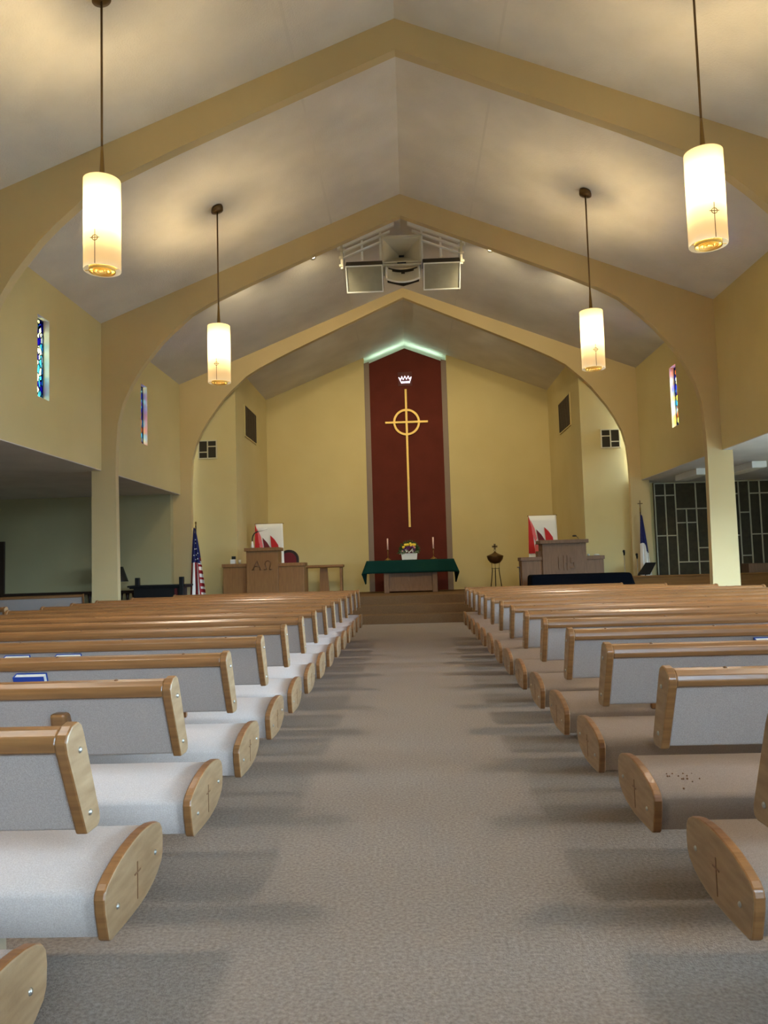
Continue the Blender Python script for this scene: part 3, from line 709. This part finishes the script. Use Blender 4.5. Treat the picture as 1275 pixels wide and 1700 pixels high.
# things on and by the pulpits
t = thing('tissue_box', 'white box with black top on the left wing of the lectern', 'box', (-3.99, 17.2, PZ + .847))
b = MB(); b.box(-.055, .055, -.055, .055, 0, .10); b.build('carton', 'white', t, bevel=.004)
b = MB(); b.box(-.03, .055, -.03, .03, .10, .17); b.build('black_top', 'black', t, bevel=.004)
t = tag(MB().lathe([(.0, 0), (.03, 0), (.03, .09), (0, .09)]).build('cup', 'cream', None, (-3.83, 17.15, PZ + .846)), 'small pale cup on the lectern wing beside the white box', 'cup')
t = thing('reading_lamp', 'gooseneck reading lamp with white base on the brown lectern', 'lamp', (-3.52, 17.05, PZ + 1.186))
b = MB(); b.lathe([(0, 0), (.035, 0), (.03, .05), (.015, .15), (0, .15)]); b.build('base', 'white', t)
b = MB(); b.tube([(0, 0, .14), (0, 0, .2), (.015, 0, .27), (.05, 0, .325), (.10, 0, .355), (.15, 0, .37)], .014, 8); b.build('gooseneck', 'speaker_dark', t)
b = MB(); b.tube([(.14, 0, .366), (.34, 0, .42)], .018, 10); b.build('lamp_tube', 'white', t)
t = thing('microphone', 'small black gooseneck microphone on the greyish pulpit', 'microphone', (3.66, 17.1, PZ + 1.166))
b = MB(); b.tube([(.05, 0, 0), (.03, 0, .05), (-.02, 0, .075)], .006, 8); b.build('gooseneck', 'black', t)
b = MB(); b.ball((-.04, 0, .08), .05, .025, .02, 12); b.build('head', 'black', t)
b = MB(); b.ball((4.1, 17.15, PZ + .815), .07, .05, .02); b.ball((3.92, 17.15, PZ + .82), .03, .03, .025)
tag(b.build('cloth_bundle', 'paper', bevel=0), 'small pale crumpled cloth on the right wing of the greyish pulpit', 'cloth')
b = MB(); b.tube([(0, 0, 0), (0, 0, .6)], .014, 8); b.box(-.05, .01, -.02, .02, .58, .60); b.box(-.06, .06, -.06, .06, 0, .015)
tag(b.build('rail_post', 'dark_wood', None, (2.34, 16.75, PZ)), 'thin dark upright post left of the greyish pulpit', 'post')
b = MB(); b.prism([(0, 0), (.16, 0), (.16, .03), (.12, .18), (.10, .18), (.05, .05), (0, .03)], 'y', 0, .2)
tag(b.build('floor_stand', 'black', None, (-4.28, 17.05, PZ)), 'small black stand foot on the floor left of the brown lectern', 'stand')

# flame banners on stands
def banner(x, y, m, label):
    t = thing('flame_banner', label, 'banner', (x, y, PZ), 0, 'white banners with red flames')
    W, zt, zb = .33, 1.80, .45
    def cl(u_, v_): return ((u_ - .5) * 2 * W * (1 + .10 * v_), -.02 - .02 * math.sin(u_ * 9) * v_, zt + (zb - zt) * v_)
    b = MB(); b.grid(cl, 16, 10); b.build('cloth', 'white', t, solid=.006)
    b = MB(); b.tube([(-W - .02, 0, zt), (W + .02, 0, zt)], .012, 8); b.tube([(0, .04, 0), (0, .04, zt + .0)], .014, 8); b.box(-.2, .2, -.12, .2, 0, .02); b.build('stand', 'brass', t)
    def patch(pts, mm, nm, dy):
        b = MB(); b.prism(pts, 'y', -.05 - dy, -.046 - dy); b.build(nm, mm, t)
    k = 1
    patch([(-.335 * k, zt + .005), (-.29, zt - .15), (-.24, zt - .45), (-.2, zt - .9), (-.36, zt - .9)], 'flame_red', 'red_edge', .0)
    patch([(-.29, zt - .1), (-.20, zt - .3), (-.15, zt - .55), (-.19, zt - .62), (-.25, zt - .45)], 'flame_pink', 'pink_flame', .004)
    patch([(-.16, zt - .33), (-.05, zt - .45), (.04, zt - .60), (.08, zt - .8), (-.1, zt - .9), (-.12, zt - .6)], 'flame_maroon', 'maroon_flame', .008)
    patch([(.03, zt - .28), (.13, zt - .38), (.22, zt - .52), (.25, zt - .7), (.22, zt - .95), (.0, zt - .95), (.055, zt - .6)], 'flame_red', 'red_flame', .012)
    patch([(-.21, zt - .70), (-.17, zt - .635), (-.1, zt - .62), (-.02, zt - .65), (.01, zt - .72), (.01, zt - .92), (-.21, zt - .92)], 'flame_pink', 'pink_mound', .016)
    return t
banner(-3.40, 18.5, 1, 'white banner with red flames behind the brown lectern, left')
banner(3.17, 18.5, 1, 'white banner with red flames behind the greyish pulpit, right')
t = thing('clergy_chair', 'dark wooden chair with rounded back behind the brown lectern', 'chair', (-3.05, 19.0, PZ))
b = MB(); b.prism([(-.25, .4)] + [(-.25, .95)] + [(.25 * math.cos(PI - PI * i / 12), .95 + .23 * math.sin(PI * i / 12)) for i in range(1, 12)] + [(.25, .95), (.25, .4)], 'y', .2, .25); b.build('backrest', 'dark_wood', t, bevel=.01)
b = MB(); b.prism([(-.19, .5)] + [(-.19, .93)] + [(.19 * math.cos(PI - PI * i / 12), .93 + .18 * math.sin(PI * i / 12)) for i in range(1, 12)] + [(.19, .93), (.19, .5)], 'y', .185, .2); b.build('back_cushion', 'flame_maroon', t, bevel=.008)
b = MB(); b.box(-.27, .27, -.28, .25, .38, .45); b.build('seat', 'dark_wood', t, bevel=.01)
for x in (-.24, .24):
    for y in (-.24, .22):
        b = MB(); b.box(x - .025, x + .025, y - .025, y + .025, 0, .38); b.build('leg', 'dark_wood', t)

# ------------------------------------------------------------------ flags
def flag_cloth(top, bot, w0, w1, mats, mi, t, lean=0, nm='flag_cloth'):
    def fn(u_, v_):
        wd = w0 + (w1 - w0) * (v_ ** .8); x = wd * (u_ - .35) + lean * v_
        return (x, -.03 + .035 * math.sin(u_ * 15 + v_ * 2) * (.25 + v_), top + (bot - top) * v_ - (.05 * abs(u_ - .35)))
    b = MB(); b.grid(fn, 30, 60, mi); return b.build(nm, mats, t, solid=.004), fn
t = thing('national_flag', 'stars and stripes flag hanging on a pole by the left arch', 'flag', (-4.79, 16.95, 0))
b = MB(); b.tube([(0, 0, .03), (.03, 0, 2.36)], .013, 10); b.build('pole', 'dark_wood', t)
b = MB(); b.lathe([(.16, 0), (.16, .02), (.05, .05), (.03, .1), (0, .1)]); b.build('base', 'brass', t)
b = MB(); b.ball((.03, 0, 2.40), .022, .022, .03); b.tube([(.03, 0, 2.34), (.03, 0, 2.38)], .014, 8); b.build('finial', 'brass', t)
def us(u_, v_):
    if v_ < .5 and not (u_ > .82 and v_ > .42): return 0
    if u_ > .70: return 1 if int((v_ - .42) * 22) % 2 == 0 else 2
    return 1 if int(u_ * 6.2) % 2 == 0 else 2
fc, fn = flag_cloth(2.30, .75, .03, .38, ['flag_blue', 'flag_red', 'flag_white'], us, t, .02)
b = MB()
for u_, v_ in ((.55, .22), (.62, .30), (.40, .31), (.75, .36), (.52, .39), (.3, .4), (.7, .44), (.42, .46), (.6, .17)):
    p = Vector(fn(u_, v_)); P = []
    for k in range(10):
        a = PI / 2 + k * PI / 5; rr = .016 if k % 2 == 0 else .007; P.append((p.x + rr * math.cos(a), p.z + rr * math.sin(a)))
    b.prism(P, 'y', p.y - .022, p.y - .003)
b.build('stars', 'flag_white', fc)
b = MB(); b.tube([(.02, -.02, 2.3), (-.01, -.03, 2.0), (0, -.03, 1.8)], .006, 6); b.build('cord', 'gold', t)
t = thing('christian_flag', 'blue and white flag with cross finial on a pole by the right arch', 'flag', (5.11, 17.18, 0))
b = MB(); b.tube([(0, 0, .03), (0, 0, 2.36)], .013, 10); b.build('pole', 'dark_wood', t)
b = MB(); b.lathe([(.16, 0), (.16, .02), (.05, .05), (.03, .1), (0, .1)]); b.build('base', 'brass', t)
b = MB(); b.lathe([(.012, 2.34), (.016, 2.42), (.02, 2.44), (.008, 2.46), (0, 2.46)]); b.build('ferrule', 'brass', t)
b = MB(); b.box(-.009, .009, -.008, .008, 2.45, 2.61); b.box(-.055, .055, -.008, .008, 2.53, 2.55); b.build('cross_finial', 'bronze', t)
flag_cloth(2.30, .85, .04, .24, ['flag_blue', 'flag_white'], lambda u_, v_: 0 if v_ < .44 + .14 * max(0, u_ - .6) / .4 or (u_ > .84 and v_ < .55) else 1, t, .02)
# ------------------------------------------------------------------ right front: rail, stands, covered piano
t = thing('choir_rail', 'long low wooden choir rail below the dark screen on the right', 'rail', (4.53, 16.45, 0))
b = MB(); b.box(0, 4.6, .02, .06, 0, .93); b.build('panel', 'rail_oak', t)
b = MB(); b.box(-.01, 4.62, -.02, .09, .93, .965); b.build('cap_rail', 'rail_oak', t, bevel=.006)
b = MB(); b.box(7.45, 8.3, 17.3, 17.7, 0, 1.15); tag(b.build('choir_desk', 'grey_oak', bevel=.01), 'tan wooden choir desk behind the rail at the right edge', 'desk')
for x, z, lab in ((4.59, 1.465, 'left'), (4.86, 1.385, 'right')):
    t = thing('microphone_stand', '%s of two chrome microphone stands behind the choir rail' % lab, 'microphone stand', (x, 16.75, 0), 0, 'microphone stands')
    b = MB(); b.tube([(0, 0, .02), (-.0, 0, z - .05)], .009, 10); b.build('pole', 'steel', t)
    b = MB(); b.lathe([(.12, 0), (.12, .015), (.02, .03), (0, .03)]); b.build('base', 'black', t)
    b = MB(); b.tube([(0, 0, z - .06), (.0, -.01, z - .01), (-.02, -.05, z + .03)], [.014, .02, .026], 10); b.ball((-.02, -.06, z + .03), .028); b.build('microphone', 'black', t)
t = thing('music_stand', 'black tilted music stand behind the choir rail', 'music stand', (5.03, 16.78, 0))
b = MB(); P = [(-.2, -.1, .98), (.07, -.1, .98), (.28, .12, 1.23), (.05, .12, 1.23)]
b.face(P); b.build('desk', 'black', t, solid=.012)
b = MB(); b.tube([(0, 0, .02), (0, 0, 1.08)], .012, 8); b.tube([(-.28, -.08, .90), (-.1, -.05, 1.0)], .012, 8); b.build('pole', 'black', t)
for a in (90, 210, 330):
    b = MB(); b.tube([(0, 0, .12), (.2 * math.cos(math.radians(a)), .2 * math.sin(math.radians(a)) , .012)], .01, 8); b.build('leg', 'black', t)
t = thing('covered_piano', 'keyboard instrument under a black cover behind the right front pews', 'piano', (3.45, 15.55, 0))
b = MB(); b.box(-1.0, .95, .05, .5, 0, 1.0); b.build('case', 'dark_wood', t)
b = MB(); P0 = [(-1.08, 0), (1.16, 0), (1.16, .58), (-1.08, .58)]; P1 = [(-1.05, .03), (.95, .03), (.95, .54), (-1.05, .54)]
V0 = [b.bm.verts.new((x, y, .35)) for x, y in P0]; V1 = [b.bm.verts.new((x, y, 1.055)) for x, y in P1]
for i in range(4): b.bm.faces.new((V0[i], V0[(i + 1) % 4], V1[(i + 1) % 4], V1[i]))
b.bm.faces.new(V1); b.build('cover', 'black_cloth', t, bevel=.05, seg=4)
# dark panel screen at the end of the right aisle
t = thing('panel_screen', 'dark cloth panelled screen with cream grid at the end of the right aisle', 'screen', (0, 18.02, 0))
b = MB(); b.box(5.68, 9.38, -.005, .02, .0, 3.07); b.build('panels', 'screen_cloth', t)
hs = [(5.70, 6.17, 2.77), (5.70, 6.17, 1.835), (6.17, 6.90, 2.445), (6.17, 6.64, 2.125), (6.17, 6.90, 1.22), (6.64, 6.90, 1.535), (6.90, 7.15, 2.3), (6.9, 7.15, 1.6), (7.15, 7.39, 2.76), (7.15, 7.62, 1.80), (7.39, 7.62, 2.76),
      (7.62, 7.86, 2.325), (7.62, 7.86, 1.33), (7.86, 8.34, 2.76), (7.86, 8.34, 1.815), (8.34, 8.8, 2.4), (8.34, 8.8, 1.4), (8.8, 9.35, 2.0)]
vs = [(5.70, 0, 3.07), (5.94, 0, 3.07), (6.17, 0, 3.07), (6.405, 1.22, 2.445), (6.64, 0, 3.07), (6.90, 0, 3.07), (7.15, 0, 3.07), (7.39, 0, 3.07), (7.62, 0, 3.07), (7.86, 0, 3.07), (8.10, 0, 3.07), (8.34, 0, 3.07), (8.8, 0, 3.07), (9.35, 0, 3.07)]
b = MB()
for x, z0, z1 in vs: b.box(x - .013, x + .013, -.03, -.005, z0, z1)
for x0, x1, z in hs: b.box(x0 + .013, x1 - .013, -.028, -.005, z - .013, z + .013)
b.box(5.687, 9.363, -.03, -.005, 3.04, 3.07); b.build('grid', 'screen_grid', t)
for x, y, lab in ((6.42, 14.5, 'nearer'), (5.72, 15.4, 'farther')):
    t = thing('ceiling_light', '%s of two long box lights on the right aisle ceiling' % lab, 'light', (x, y, ZA), 0, 'box lights on the right aisle ceiling')
    b = MB(); b.box(0, .27, 0, 1.22, -.12, 0); b.build('housing', 'white', t, bevel=.004)
    b = MB(); b.box(.02, .25, .03, 1.19, -.126, -.12); b.build('diffuser', 'cream', t)
# ------------------------------------------------------------------ left front: rail, console, lamp
t = thing('baluster_rail', 'dark baluster rail along the end wall of the left aisle', 'rail', (-9.1, 16.95, 0))
b = MB(); b.box(0, 3.15, -.04, .08, .88, .945); b.build('top_rail', 'dark_wood', t, bevel=.01)
b = MB(); b.box(0, 3.15, -.03, .07, 0, .08); b.build('bottom_rail', 'dark_wood', t)
for i in range(22):
    b = MB(); b.lathe([(.035, .08), (.02, .2), (.036, .45), (.018, .7), (.03, .78), (.045, .88)], (.07 + i * .143, .02, 0), 10); b.build('baluster', 'dark_wood', t)
t = thing('console_cabinet', 'low black wooden console with two square posts near the flag', 'cabinet', (-5.38, 16.1, 0))
b = MB(); b.box(-.50, .50, .05, .55, 0, 1.02); b.build('body', 'black', t, bevel=.006)
b = MB(); b.box(-.62, .62, 0, .6, 1.02, 1.06); b.box(-.58, .58, .02, .58, .99, 1.02); b.build('top', 'black', t, bevel=.008)
b = MB(); b.box(.38, .44, .03, .05, 0, .98); b.build('red_strip', 'red_shade', t)
for x in (-.50, .54):
    b = MB(); b.box(x - .045, x + .045, -.03 if x > 0 else .25, .06 if x > 0 else .34, 0 if x > 0 else 1.06, 1.22); b.build('post', 'black', t, bevel=.006)
t = thing('shaded_lamp', 'lamp with black shade half hidden behind the left column', 'lamp', (-6.42, 16.6, 0))
b = MB(); b.lathe([(.14, 1.47), (.245, 1.165), (.255, 1.15)], cap=False, seg=28); b.build('shade', 'black', t, solid=.006)
b = MB(); b.lathe([(0, 0), (.15, 0), (.15, .02), (.02, .04), (.015, 1.4), (0, 1.4)]); b.build('stand', 'black', t)
